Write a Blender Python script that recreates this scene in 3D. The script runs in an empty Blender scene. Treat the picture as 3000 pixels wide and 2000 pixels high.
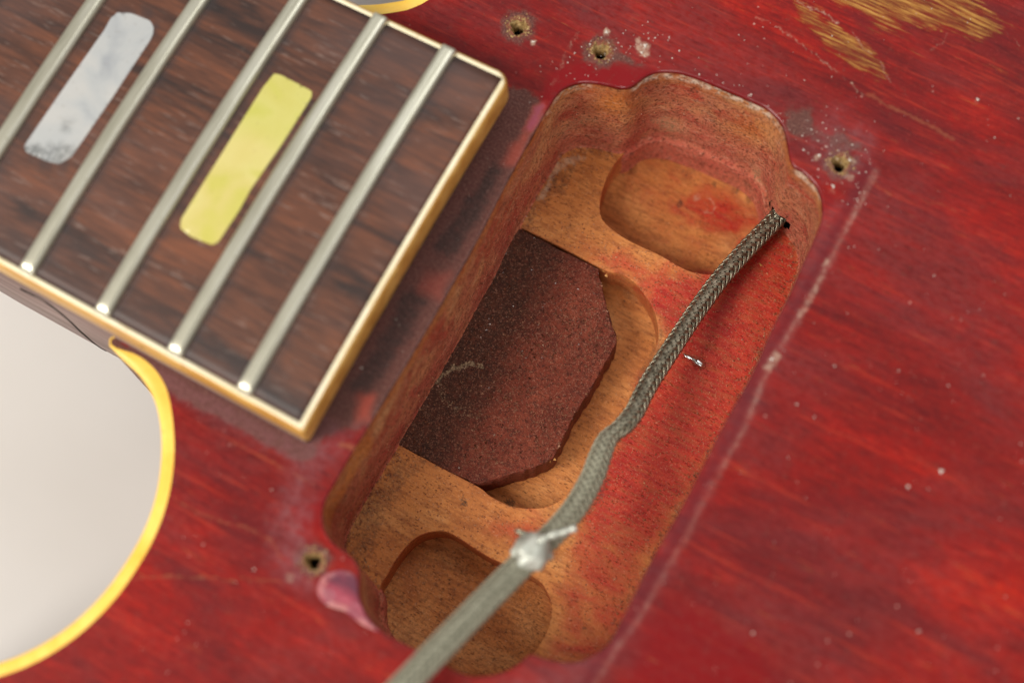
import bpy, bmesh, math, random
import numpy as np
from mathutils import Vector, Matrix, Euler
from mathutils.geometry import delaunay_2d_cdt

random.seed(7); rng = np.random.default_rng(7)
C = bpy.context.scene.collection
K = 0.001                                  # the scene is modelled in millimetres, stored in metres

# ------------------------------------------------------------------ camera
ROT = Euler((math.radians(16.6), math.radians(1.7), 0), 'XYZ')
RM = np.array(ROT.to_matrix())
DIST = 226.0
CAM = RM @ np.array([0, 0, DIST])
FPX = 5000.0
cd = bpy.data.cameras.new('camera'); cam = bpy.data.objects.new('camera', cd); C.objects.link(cam)
cam.rotation_euler = ROT; cam.location = Vector(CAM) * K
cd.lens = 60; cd.sensor_width = 36; cd.clip_start = 0.005; cd.clip_end = 20
cd.dof.use_dof = True; cd.dof.focus_distance = 0.247; cd.dof.aperture_fstop = 8.6
bpy.context.scene.camera = cam

# ------------------------------------------------------------------ world and lamps (a studio table, soft light)
w = bpy.data.worlds.new('World'); bpy.context.scene.world = w; w.use_nodes = True
bg = w.node_tree.nodes['Background']; bg.inputs[0].default_value = (1.0, 0.97, 0.93, 1); bg.inputs[1].default_value = 0.44
def area(name, loc, tgt, size, power, col):
    l = bpy.data.lights.new(name, 'AREA'); l.shape = 'DISK'; l.size = size; l.energy = power; l.color = col
    o = bpy.data.objects.new(name, l); C.objects.link(o); o.location = loc
    o.rotation_euler = (Vector(tgt) - Vector(loc)).to_track_quat('-Z', 'Y').to_euler()
    return o
area('key_lamp', (-0.52, -0.22, 0.68), (0.005, 0, 0), 0.36, 7.0, (1.0, 0.95, 0.87))
area('front_lamp', (0.02, -0.72, 0.62), (0.01, 0.02, -0.01), 0.4, 2.6, (1.0, 0.97, 0.92))  # extra softbox out of frame, added to light the cavity's end wall
area('fill_lamp', (0.30, 0.50, 0.95), (0, 0, 0), 0.6, 2.6, (0.95, 0.97, 1.0))
vs = bpy.context.scene.view_settings
vs.view_transform = 'Standard'; vs.look = 'None'; vs.gamma = 1; vs.exposure = 0.0

# ------------------------------------------------------------------ helpers
def P(px, py, z=0.0):
    """the point (mm) on the plane z that the photograph shows at this place"""
    d = RM @ np.array([(px - 1500) / FPX, -(py - 1000) / FPX, -1.0])
    t = (z - CAM[2]) / d[2]
    return CAM + t * d
def PP(pts, z=0.0): return np.array([P(x, y, z)[:2] for x, y in pts])
def to_px(xyz):
    v = (np.asarray(xyz) - CAM) @ RM
    return np.stack([1500 + FPX * v[:, 0] / -v[:, 2], 1000 - FPX * v[:, 1] / -v[:, 2]], 1)

def closed_spline(p, step):
    p = np.asarray(p, float); n = len(p); out = []
    for i in range(n):
        a, b, c, d = p[i-1], p[i], p[(i+1) % n], p[(i+2) % n]
        for t in np.linspace(0, 1, 12, endpoint=False):
            out.append(.5*((2*b) + (c-a)*t + (2*a-5*b+4*c-d)*t*t + (3*b-a-3*c+d)*t**3))
    out = np.array(out); return resample(out, step, True)
def open_spline(p, step):
    p = np.asarray(p, float); q = np.vstack([2*p[0]-p[1], p, 2*p[-1]-p[-2]]); out = []
    for i in range(1, len(q)-2):
        a, b, c, d = q[i-1], q[i], q[i+1], q[i+2]
        for t in np.linspace(0, 1, 14, endpoint=False):
            out.append(.5*((2*b) + (c-a)*t + (2*a-5*b+4*c-d)*t*t + (3*b-a-3*c+d)*t**3))
    out.append(p[-1]); return resample(np.array(out), step, False)
def resample(p, step, closed):
    q = np.vstack([p, p[:1]]) if closed else p
    s = np.concatenate([[0], np.cumsum(np.linalg.norm(np.diff(q, axis=0), axis=1))])
    n = max(4, int(round(s[-1] / step)))
    t = np.linspace(0, s[-1], n, endpoint=False) if closed else np.linspace(0, s[-1], n + 1)
    return np.stack([np.interp(t, s, q[:, k]) for k in range(q.shape[1])], 1)
def area2(p): return .5*np.sum(p[:, 0]*np.roll(p[:, 1], -1) - np.roll(p[:, 0], -1)*p[:, 1])
def ccw(p): return p if area2(p) > 0 else p[::-1]
def normals2(p):                            # outward normals of a ccw loop
    t = np.roll(p, -1, 0) - np.roll(p, 1, 0); t /= np.linalg.norm(t, axis=1)[:, None] + 1e-12
    return np.stack([t[:, 1], -t[:, 0]], 1)
def offset(p, d): return p + normals2(p) * (d if np.isscalar(d) else np.asarray(d)[:, None])
def inside(pts, poly):
    x, y = pts[:, 0], pts[:, 1]; r = np.zeros(len(pts), bool); m = len(poly); j = m - 1
    for i in range(m):
        xi, yi = poly[i]; xj, yj = poly[j]
        if yi != yj: r ^= ((yi > y) != (yj > y)) & (x < (xj-xi)*(y-yi)/(yj-yi) + xi)
        j = i
    return r
def dist_line(pts, line, closed=False):
    line = np.asarray(line, float); best = np.full(len(pts), 1e9); m = len(line)
    for i in range(m if closed else m - 1):
        a, b = line[i], line[(i+1) % m]; ab = b - a; L = ab @ ab + 1e-12
        t = np.clip(((pts - a) @ ab) / L, 0, 1)
        best = np.minimum(best, np.hypot(*(pts - a - t[:, None]*ab).T))
    return best
def sst(x, a, b): t = np.clip((x - a) / (b - a), 0, 1); return t*t*(3 - 2*t)
_tab = rng.random((256, 256))
def vnoise(p, s):                           # smooth value noise in [0, 1]
    q = np.asarray(p) / s; i = np.floor(q).astype(int); f = q - i; f = f*f*(3-2*f)
    g = lambda a, b: _tab[(i[:, 0]+a) & 255, (i[:, 1]+b) & 255]
    return (g(0,0)*(1-f[:,0])+g(1,0)*f[:,0])*(1-f[:,1]) + (g(0,1)*(1-f[:,0])+g(1,1)*f[:,0])*f[:,1]
def fbm(p, s): return (vnoise(p, s) + .5*vnoise(p+17.3, s/2.1) + .25*vnoise(p+41.7, s/4.3)) / 1.75
def blot(px, poly, soft=20, rough=40, wob=35):
    """soft-edged ragged patch (1 inside), measured in photo pixels"""
    q = px + wob*(np.stack([fbm(px, rough), fbm(px+977.3, rough)], 1) - .5)*2
    d = dist_line(q, poly, True) * np.where(inside(q, np.asarray(poly, float)), 1, -1)
    return sst(d, -soft, soft)
def streak(px, line, width, rough=30, wob=14):
    q = px + wob*(np.stack([fbm(px, rough), fbm(px+531.3, rough)], 1) - .5)*2
    d = dist_line(q, line)
    return 1 - sst(d, width*.35, width)

def mesh_obj(name, verts, faces, mat=None, parent=None, smooth=True, mats=None, fmat=None):
    me = bpy.data.meshes.new(name); me.from_pydata([tuple(v) for v in (np.asarray(verts)*K)], [], [tuple(int(i) for i in f) for f in faces])
    o = bpy.data.objects.new(name, me); C.objects.link(o)
    for m in (mats or ([mat] if mat else [])): me.materials.append(m)
    if fmat is not None: me.polygons.foreach_set('material_index', list(fmat))
    if smooth: me.polygons.foreach_set('use_smooth', [True]*len(me.polygons))
    if parent: put(o, parent)
    me.update(); return o
def put(o, parent):
    o.parent = parent
    off = Vector((0, 0, 0)); q = parent
    while q: off += q.location; q = q.parent
    o.location = -off
def attr(o, name, vals):
    a = o.data.attributes.new(name, 'FLOAT', 'POINT'); a.data.foreach_set('value', np.asarray(vals, np.float32))
def empty(name, loc, **tags):
    o = bpy.data.objects.new(name, None); C.objects.link(o); o.location = Vector(loc)*K; o.empty_display_size = .01
    for k, v in tags.items(): o[k] = v
    return o
def rings_faces(nr, n, closed=True, flip=False):
    f = []
    for r in range(nr-1):
        for i in range(n if closed else n-1):
            j = (i+1) % n; q = (r*n+i, r*n+j, (r+1)*n+j, (r+1)*n+i); f.append(q[::-1] if flip else q)
    return f
def tube(path, rad, sides=8, squash=1.0, cap=True):
    path = np.asarray(path, float); n = len(path); rad = np.broadcast_to(rad, (n,))
    T, A, B = frames(path); v = []
    for k in range(sides):
        a = 2*math.pi*k/sides
        v.append(path + (A*math.cos(a)*squash + B*math.sin(a))*rad[:, None])
    v = np.stack(v, 1).reshape(-1, 3); f = rings_faces(n, sides)
    if cap: f += [tuple(range(sides))[::-1], tuple(range((n-1)*sides, n*sides))]
    return v, f
def frames(path):
    T = np.gradient(path, axis=0); T /= np.linalg.norm(T, axis=1)[:, None] + 1e-12
    a = np.cross(T[0], [0, 0, 1.0]); a /= np.linalg.norm(a); A = [a]
    for i in range(1, len(path)):
        a = A[-1] - T[i]*(A[-1] @ T[i]); A.append(a/np.linalg.norm(a))
    A = np.array(A); return T, A, np.cross(T, A)
def cdt(loops, extra):
    """triangulate loops (constraints) and free points; returns 2-D verts and triangles"""
    vs_, es = [], []
    for lp in loops:
        b = len(vs_); n = len(lp); vs_ += [Vector((float(x), float(y))) for x, y in lp]; es += [(b+i, b+(i+1) % n) for i in range(n)]
    vs_ += [Vector((float(x), float(y))) for x, y in extra]
    r = delaunay_2d_cdt(vs_, es, [], 0, 1e-5, False)
    return np.array([tuple(v) for v in r[0]]), np.array([tuple(f) for f in r[2]], int)
def jitter_grid(x0, x1, y0, y1, s):
    X, Y = np.meshgrid(np.arange(x0, x1, s), np.arange(y0, y1, s*.87)); X[1::2] += s/2
    p = np.stack([X.ravel(), Y.ravel()], 1); return p + rng.uniform(-.22, .22, p.shape)*s
def compact(v, f, *extra):
    u = np.unique(f); m = np.full(len(v), -1); m[u] = np.arange(len(u)); return v[u], m[f]

# ------------------------------------------------------------------ fingerboard frame: u runs down the neck to the bridge, v across towards the top of the picture
ZE = 8.0                                   # height of the fingerboard's edge above the body
lo22, hi22 = P(708, 1153, ZE+.5)[:2], P(1315, 143, ZE+.5)[:2]
vd = (hi22-lo22)/np.linalg.norm(hi22-lo22); ud = np.array([vd[1], -vd[0]])
W22 = np.linalg.norm(hi22-lo22)/2 + .55; mid22 = (lo22+hi22)/2
GR = math.atan2(ud[1], ud[0])              # grain angle
def uv(u, v): return mid22 + ud*u + vd*v
def to_uv(p): q = np.asarray(p) - mid22; return np.array([q @ ud, q @ vd])
def half(u): return W22 + u*.0151
def bz(v): return ZE + (W22*W22 - v*v)/610.0
u_end = float(np.mean([to_uv(P(883, 1281, ZE)[:2])[0], to_uv(P(1488, 242, ZE)[:2])[0]]))
L = 628.65
fret_u = {n: L*(2**(-22/12) - 2**(-n/12)) for n in (17, 18, 19, 20, 21, 22)}
print('W22', W22, 'u_end', u_end, {n: np.round(to_uv(P(*p, ZE+.5)[:2]), 2) for n, p in {19:(73,803),20:(293,925),21:(510,1035),22:(708,1153)}.items()}, {n: round(x,2) for n, x in fret_u.items()})

# ------------------------------------------------------------------ materials
class NT:
    def __init__(s, name):
        s.m = bpy.data.materials.new(name); s.m.use_nodes = True; s.t = s.m.node_tree; s.b = s.t.nodes['Principled BSDF']
        tc = s.n('ShaderNodeTexCoord'); s.co = s.vm('SCALE', tc.outputs['Object'], scale=1000.0)
        mp = s.n('ShaderNodeVectorRotate'); mp.rotation_type = 'Z_AXIS'; s.t.links.new(s.co, mp.inputs['Vector']); mp.inputs['Angle'].default_value = -GR
        s.g = mp.outputs[0]                 # millimetres, x along the grain
    def n(s, k): return s.t.nodes.new(k)
    def set(s, sock, v):
        if v is None: return
        if hasattr(v, 'is_output'): s.t.links.new(v, sock)
        else:
            if hasattr(sock.default_value, '__len__') and not hasattr(v, '__len__'): v = [v]*len(sock.default_value)
            if hasattr(v, '__len__') and len(sock.default_value) == 4 and len(v) == 3: v = (*v, 1)
            sock.default_value = v
    def vm(s, op, a, b=None, scale=None):
        d = s.n('ShaderNodeVectorMath'); d.operation = op; s.set(d.inputs[0], a)
        if b is not None: s.set(d.inputs[1], b)
        if scale is not None: s.set(d.inputs['Scale'], scale)
        return d.outputs[0]
    def ma(s, op, a, b=None, c=None, clamp=False):
        d = s.n('ShaderNodeMath'); d.operation = op; d.use_clamp = clamp; s.set(d.inputs[0], a)
        if b is not None: s.set(d.inputs[1], b)
        if c is not None: s.set(d.inputs[2], c)
        return d.outputs[0]
    def noise(s, sc, detail=4, stretch=None, rough=.55, dist=0, off=(0, 0, 0)):
        v = s.g
        if off != (0, 0, 0): v = s.vm('ADD', v, off)
        if stretch: v = s.vm('MULTIPLY', v, stretch)
        d = s.n('ShaderNodeTexNoise'); s.set(d.inputs['Vector'], v); d.inputs['Scale'].default_value = sc; d.inputs['Detail'].default_value = detail
        d.inputs['Roughness'].default_value = rough; d.inputs['Distortion'].default_value = dist
        return d.outputs[0]
    def voro(s, sc, stretch=None, feat='F1', rnd=1.0):
        v = s.vm('MULTIPLY', s.g, stretch) if stretch else s.g
        d = s.n('ShaderNodeTexVoronoi'); d.feature = feat; s.set(d.inputs['Vector'], v); d.inputs['Scale'].default_value = sc; d.inputs['Randomness'].default_value = rnd
        return d.outputs['Distance'], d.outputs['Color']
    def step(s, x, a, b):
        d = s.n('ShaderNodeMapRange'); d.interpolation_type = 'SMOOTHSTEP'; s.set(d.inputs[0], x); d.inputs[1].default_value = a; d.inputs[2].default_value = b
        return d.outputs[0]
    def ramp(s, f, stops):
        d = s.n('ShaderNodeValToRGB'); s.set(d.inputs[0], f); e = d.color_ramp.elements
        while len(e) < len(stops): e.new(.5)
        for el, (p, c) in zip(e, stops): el.position = p; el.color = (*c, 1)
        return d.outputs[0]
    def mix(s, a, b, f, mode='MIX'):
        d = s.n('ShaderNodeMix'); d.data_type = 'RGBA'; d.blend_type = mode; s.set(d.inputs[0], f); s.set(d.inputs[6], a); s.set(d.inputs[7], b)
        return d.outputs[2]
    def at(s, name):
        d = s.n('ShaderNodeAttribute'); d.attribute_name = name; return d.outputs['Fac']
    def z(s):
        d = s.n('ShaderNodeSeparateXYZ'); s.set(d.inputs[0], s.co); return d.outputs[2]
    def bump(s, h, dist_mm, strength=1.0, prev=None):
        d = s.n('ShaderNodeBump'); s.set(d.inputs['Height'], h); d.inputs['Distance'].default_value = dist_mm*K; d.inputs['Strength'].default_value = strength
        if prev is not None: s.set(d.inputs['Normal'], prev)
        return d.outputs[0]
    def out(s, col, rough=.5, nor=None, metal=0.0, spec=.5, coat=None, coat_r=.1, sss=None):
        s.set(s.b.inputs['Base Color'], col); s.set(s.b.inputs['Roughness'], rough); s.set(s.b.inputs['Metallic'], metal)
        s.set(s.b.inputs['Specular IOR Level'], spec)
        if nor is not None: s.set(s.b.inputs['Normal'], nor)
        if coat is not None: s.set(s.b.inputs['Coat Weight'], coat); s.set(s.b.inputs['Coat Roughness'], coat_r)
        if sss: s.b.inputs['Subsurface Weight'].default_value = sss[0]; s.b.inputs['Subsurface Radius'].default_value = sss[1]; s.b.inputs['Subsurface Scale'].default_value = sss[2]
        return s.m
def S(r, g, b):                            # sRGB 0-255 to linear
    f = lambda c: (c/255/12.92) if c <= 10 else ((c/255+.055)/1.055)**2.4
    return (f(r), f(g), f(b))

def red_lacquer():
    t = NT('worn_red_lacquer')
    n1 = t.noise(.075, 4, (.30, 1, 1), .55, .7); n2 = t.noise(.42, 5, (.2, 1, 1), .65, .5); n3 = t.noise(2.6, 4, (.10, 1, 1), .65)
    n4 = t.noise(.10, 4, (.4, 1, 1), .55, .9, (31, 7, 2)); n5 = t.noise(1.5, 4, (.5, 1, 1), .7)
    f = t.ma('ADD', t.ma('MULTIPLY', n1, .44), t.ma('ADD', t.ma('MULTIPLY', n2, .34), t.ma('MULTIPLY', n5, .22)))
    c = t.ramp(f, [(.36, S(90, 17, 18)), (.45, S(118, 21, 17)), (.53, S(136, 21, 15)), (.60, S(160, 29, 17)), (.70, S(184, 46, 21))])
    c = t.mix(c, S(88, 25, 28), t.ma('MULTIPLY', t.step(n4, .44, .70), .68))
    c = t.mix(c, S(212, 58, 24), t.ma('MULTIPLY', t.at('flame'), t.step(n2, .28, .55)))
    c = t.mix(c, S(72, 8, 12), t.ma('MULTIPLY', t.step(n3, .49, .64), .45))
    n6 = t.noise(.95, 5, (.05, 1, 1), .7, .2, (13, 5, 0))
    c = t.mix(c, S(86, 16, 22), t.ma('MULTIPLY', t.step(n6, .53, .68), .34))
    c = t.mix(c, S(188, 58, 34), t.ma('MULTIPLY', t.step(n6, .44, .33), .35))
    c = t.mix(c, S(196, 72, 62), t.ma('MULTIPLY', t.step(t.noise(2.6, 4, (.5, 1, 1), .75, 0, (1, 2, 3)), .56, .72), .28))
    film = t.ma('MULTIPLY', t.step(t.noise(.045, 5, (.7, 1, 1), .65, 1.0, (50, 20, 0)), .40, .66), t.step(n5, .3, .62))
    c = t.mix(c, S(116, 56, 56), t.ma('MULTIPLY', film, .42))
    c = t.mix(c, S(122, 4, 10), t.ma('MULTIPLY', t.at('crimson'), t.ma('ADD', .7, t.ma('MULTIPLY', n2, .5)), None, True))
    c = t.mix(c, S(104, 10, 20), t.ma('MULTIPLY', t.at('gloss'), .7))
    fib = t.noise(2.7, 4, (.06, 1, 1), .72)
    bare = t.ramp(fib, [(.34, S(74, 38, 30)), (.45, S(124, 78, 42)), (.56, S(164, 116, 56)), (.70, S(196, 150, 80))])
    bm = t.ma('MULTIPLY', t.step(t.ma('ADD', t.ma('MULTIPLY', t.at('bare'), .92), t.ma('MULTIPLY', t.ma('SUBTRACT', t.ma('ADD', t.ma('MULTIPLY', fib, .6), t.ma('MULTIPLY', n2, .4)), .5), 3.6)), .3, 1.15), .88)
    c = t.mix(c, bare, bm)
    gr = t.noise(.9, 6, None, .75); gr2 = t.noise(3.4, 4, None, .75)
    dm = t.step(t.ma('ADD', t.at('dirt_and_shade'), t.ma('MULTIPLY', t.ma('SUBTRACT', gr, .5), 1.2)), .0, .55)
    c = t.mix(c, t.ramp(gr2, [(.3, S(60, 38, 34)), (.5, S(94, 62, 56)), (.7, S(132, 98, 88))]), t.ma('MULTIPLY', dm, .92))
    bk = t.step(t.ma('ADD', t.at('black'), t.ma('MULTIPLY', t.ma('SUBTRACT', gr, .5), 1.5)), .2, 1.0)
    c = t.mix(c, t.ramp(gr2, [(.35, S(44, 33, 32)), (.6, S(78, 60, 56)), (.75, S(134, 112, 106))]), t.ma('MULTIPLY', bk, .9))
    c = t.mix(c, t.mix(S(196, 84, 66), S(158, 76, 92), t.at('mauve')), t.ma('MULTIPLY', t.at('pink'), .85))
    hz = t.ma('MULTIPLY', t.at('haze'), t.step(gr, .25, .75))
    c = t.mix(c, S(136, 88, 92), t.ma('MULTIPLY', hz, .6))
    pl = t.step(t.ma('ADD', t.at('pale'), t.ma('MULTIPLY', t.ma('SUBTRACT', t.ma('ADD', t.ma('MULTIPLY', gr2, .5), t.ma('MULTIPLY', gr, .5)), .5), 2.2)), .3, 1.05)
    c = t.mix(c, t.ramp(gr, [(.35, S(150, 120, 100)), (.65, S(206, 184, 160))]), t.ma('MULTIPLY', pl, .62))
    c = t.mix(c, S(88, 16, 26), t.ma('MULTIPLY', t.at('edge'), .6))
    c = t.mix(c, t.ramp(gr, [(.35, S(132, 84, 76)), (.65, S(190, 156, 140))]), t.ma('MULTIPLY', t.at('ridge'), t.ma('ADD', .18, t.ma('MULTIPLY', gr, .8))))
    tn = t.step(t.ma('ADD', t.at('tan'), t.ma('MULTIPLY', t.ma('SUBTRACT', gr, .5), .9)), .35, .85)
    c = t.mix(c, S(152, 92, 62), t.ma('MULTIPLY', tn, .42))
    # tiny pale nicks in the finish
    d1, cc = t.voro(.42); sp = t.ma('MULTIPLY', t.ma('LESS_THAN', d1, .07), t.step(t.noise(.05, 3), .48, .62))
    c = t.mix(c, S(196, 150, 138), t.ma('MULTIPLY', sp, .6))
    r = t.ma('ADD', .40, t.ma('MULTIPLY', gr, .16)); r = t.ma('ADD', r, t.ma('MULTIPLY', t.ma('MAXIMUM', dm, bm), .3), None, True)
    r = t.ma('SUBTRACT', r, t.ma('MULTIPLY', t.at('crimson'), .12), None, True); r = t.ma('SUBTRACT', r, t.ma('MULTIPLY', t.at('gloss'), .26), None, True)
    h = t.ma('ADD', t.ma('MULTIPLY', n3, .5), t.ma('MULTIPLY', gr2, t.ma('ADD', .25, t.ma('MULTIPLY', dm, 1.5))))
    h = t.ma('SUBTRACT', h, t.ma('MULTIPLY', bm, t.ma('SUBTRACT', 1.6, fib)))
    return t.out(c, r, t.bump(h, .07, .6), spec=t.ma('ADD', .14, t.ma('MULTIPLY', t.at('gloss'), .5)))

def cavity_wood(name, wall=False):
    t = NT(name)
    n1 = t.noise(.12, 5, (.6, 1, 1), .6, .5); n2 = t.noise(1.1, 4, (.35, 1, 1), .6); gr = t.noise(1.9, 5, None, .8); gr2 = t.noise(4.2, 3, None, .75)
    if wall:
        zz = t.z()
        c = t.ramp(n1, [(.3, S(164, 88, 62)), (.45, S(188, 112, 80)), (.58, S(200, 136, 90)), (.7, S(214, 160, 110))])
        c = t.mix(c, S(172, 54, 42), t.ma('MULTIPLY', t.step(t.noise(.2, 4, None, .6, .8, (9, 4, 1)), .46, .66), .75))
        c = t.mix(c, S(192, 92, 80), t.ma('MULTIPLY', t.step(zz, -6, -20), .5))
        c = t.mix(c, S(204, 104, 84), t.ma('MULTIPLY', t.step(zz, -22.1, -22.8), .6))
        c = t.mix(c, S(204, 122, 48), t.ma('MULTIPLY', t.at('amber'), .8))
        scr = t.noise(2.0, 4, (.3, .3, 2.2), .7, .6)
        c = t.mix(c, S(222, 190, 162), t.ma('MULTIPLY', t.step(scr, .54, .70), .5))
        c = t.mix(c, S(84, 56, 44), t.ma('MULTIPLY', t.step(t.noise(.35, 5, None, .7, 0, (3, 9, 7)), .58, .76), .65))
        fr = t.ma('MULTIPLY', t.at('fringe'), t.step(t.noise(.9, 4, None, .7), .42, .54))
        c = t.mix(c, S(232, 216, 194), t.ma('MULTIPLY', fr, .85))
        c = t.mix(c, S(196, 160, 120), t.ma('MULTIPLY', t.at('pale'), t.step(gr, .38, .62)))
        c = t.mix(c, t.mix(c, S(84, 38, 24), .85), t.step(gr, .48, .62))
        c = t.mix(c, S(236, 182, 146), t.ma('MULTIPLY', t.step(gr2, .56, .70), .6))
        h = t.ma('ADD', t.ma('MULTIPLY', gr, 1.0), t.ma('ADD', t.ma('MULTIPLY', gr2, .5), scr))
        return t.out(c, .78, t.bump(h, .16, .9), spec=.2)
    fib = t.noise(1.7, 3, (.16, 1, 1), .6, .2)
    c = t.ramp(n1, [(.3, S(184, 108, 54)), (.5, S(206, 132, 70)), (.68, S(218, 152, 90))])
    c = t.mix(c, t.mix(c, S(120, 62, 34), .8), t.ma('MULTIPLY', t.step(n2, .5, .68), .5))
    # maple pores: short dark dashes along the grain
    d1, _ = t.voro(2.3, (.40, 1.35, 1)); po = t.ma('MULTIPLY', t.step(d1, .30, .12), t.step(t.noise(.4, 3), .30, .55))
    red = t.ramp(t.ma('ADD', t.ma('MULTIPLY', n2, .35), t.ma('ADD', t.ma('MULTIPLY', fib, .2), t.ma('MULTIPLY', gr, .45))), [(.34, S(136, 20, 16)), (.48, S(178, 38, 26)), (.6, S(204, 70, 42)), (.74, S(214, 108, 70))])
    st = t.ma('MULTIPLY', .97, t.step(t.ma('ADD', t.at('stain'), t.ma('MULTIPLY', t.ma('SUBTRACT', t.noise(.25, 6, (.7, 1, 1), .7, .8), .5), 1.2)), .15, .95))
    c = t.mix(c, red, st)
    c = t.mix(c, S(158, 16, 20), t.ma('MULTIPLY', t.at('blood'), .85))
    c = t.mix(c, S(96, 48, 28), t.ma('MULTIPLY', po, .5))
    dd = t.step(t.ma('ADD', t.at('dirt_and_shade'), t.ma('MULTIPLY', t.ma('SUBTRACT', gr, .5), 1.2)), .3, .9)
    c = t.mix(c, S(104, 74, 50), t.ma('MULTIPLY', dd, .8))
    bk = t.step(t.ma('ADD', t.at('black'), t.ma('MULTIPLY', t.ma('SUBTRACT', gr2, .5), 2.2)), .45, 1.0)
    c = t.mix(c, S(44, 34, 30), t.ma('MULTIPLY', bk, .85))
    pl = t.step(t.ma('ADD', t.at('pale'), t.ma('MULTIPLY', t.ma('SUBTRACT', gr, .5), 1.2)), .4, .9)
    c = t.mix(c, S(206, 178, 150), t.ma('MULTIPLY', pl, .7))
    c = t.mix(c, S(146, 80, 42), t.ma('MULTIPLY', t.step(fib, .48, .62), .4))
    c = t.mix(c, t.mix(c, S(78, 36, 20), .75), t.ma('MULTIPLY', t.step(gr, .52, .70), .7))
    c = t.mix(c, t.mix(c, S(240, 196, 156), .6), t.ma('MULTIPLY', t.step(gr2, .57, .70), .6))
    h = t.ma('ADD', gr, t.ma('ADD', t.ma('MULTIPLY', gr2, .45), t.ma('MULTIPLY', fib, .7))); h = t.ma('SUBTRACT', h, t.ma('MULTIPLY', po, .8))
    return t.out(c, t.ma('SUBTRACT', .68, t.ma('MULTIPLY', st, .26)), t.bump(h, .12, .9), spec=.3)

def tenon_wood():
    t = NT('dark_mahogany')
    n1 = t.noise(.2, 4, None, .6); gr = t.noise(1.9, 5, None, .8); gr2 = t.noise(4.0, 3, None, .75)
    c = t.ramp(n1, [(.3, S(98, 40, 28)), (.55, S(128, 56, 38)), (.75, S(148, 72, 50))])
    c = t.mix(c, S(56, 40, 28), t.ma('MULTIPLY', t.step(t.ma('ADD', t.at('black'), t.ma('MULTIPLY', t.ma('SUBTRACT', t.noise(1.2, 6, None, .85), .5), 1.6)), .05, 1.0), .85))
    c = t.mix(c, t.mix(c, S(30, 11, 8), .75), t.ma('MULTIPLY', t.step(gr, .48, .62), .85))
    c = t.mix(c, S(178, 124, 100), t.ma('MULTIPLY', t.step(gr2, .54, .64), .5))
    c = t.mix(c, S(206, 180, 140), t.ma('MULTIPLY', t.step(t.ma('ADD', t.at('pale'), t.ma('MULTIPLY', t.ma('SUBTRACT', gr2, .5), 1.4)), .45, .95), .6))
    return t.out(c, .55, t.bump(t.ma('ADD', gr, t.ma('MULTIPLY', gr2, .7)), .30, 1.0), spec=.3)

def rosewood():
    t = NT('rosewood')
    n1 = t.noise(.15, 5, (.22, 1, 1), .6, 1.0); n2 = t.noise(1.5, 4, (.10, 1, 1), .65, .3); n3 = t.noise(.07, 3, (.5, 1, 1), .5, .4, (3, 11, 0))
    c = t.ramp(t.ma('ADD', t.ma('MULTIPLY', n1, .55), t.ma('MULTIPLY', n2, .45)), [(.36, S(50, 33, 27)), (.46, S(76, 46, 34)), (.55, S(98, 58, 40)), (.66, S(122, 70, 44))])
    c = t.mix(c, S(40, 30, 28), t.ma('MULTIPLY', t.step(n1, .44, .32), .75))
    po = t.noise(1.9, 3, (.13, 1, 1), .7, 0, (7, 3, 0)); pm = t.ma('MULTIPLY', t.step(po, .57, .68), t.step(t.noise(.3, 3, (.4, 1, 1)), .36, .58))
    c = t.mix(c, S(150, 130, 120), t.ma('MULTIPLY', pm, .42))
    c = t.mix(c, S(86, 66, 62), t.ma('MULTIPLY', t.step(n3, .45, .7), .5))
    c = t.mix(c, S(52, 44, 44), t.ma('MULTIPLY', t.at('grime_and_shade'), .75))
    return t.out(c, t.ma('ADD', .4, t.ma('MULTIPLY', n2, .16)), t.bump(t.ma('SUBTRACT', n2, t.ma('MULTIPLY', po, 1.2)), .05, .5), spec=.4)

def simple(name, cols, sc=.5, stretch=None, rough=.5, bump=.02, metal=0, spec=.5, spots=None, sss=None, bscale=None):
    t = NT(name); f = t.noise(sc, 5, stretch, .6, .4)
    n = len(cols); c = t.ramp(f, [(.32 + .36*i/max(1, n-1), S(*k)) for i, k in enumerate(cols)])
    if spots: c = t.mix(c, S(*spots[0]), t.ma('MULTIPLY', t.step(t.noise(spots[1], 4, None, .7, 0, (5, 5, 5)), spots[2], spots[2]+.1), spots[3]))
    b = t.noise(bscale or sc*6, 3, stretch, .6)
    return t.out(c, t.ma('ADD', rough-.06, t.ma('MULTIPLY', f, .12)), t.bump(b, bump, .7), metal=metal, spec=spec, sss=sss)

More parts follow.
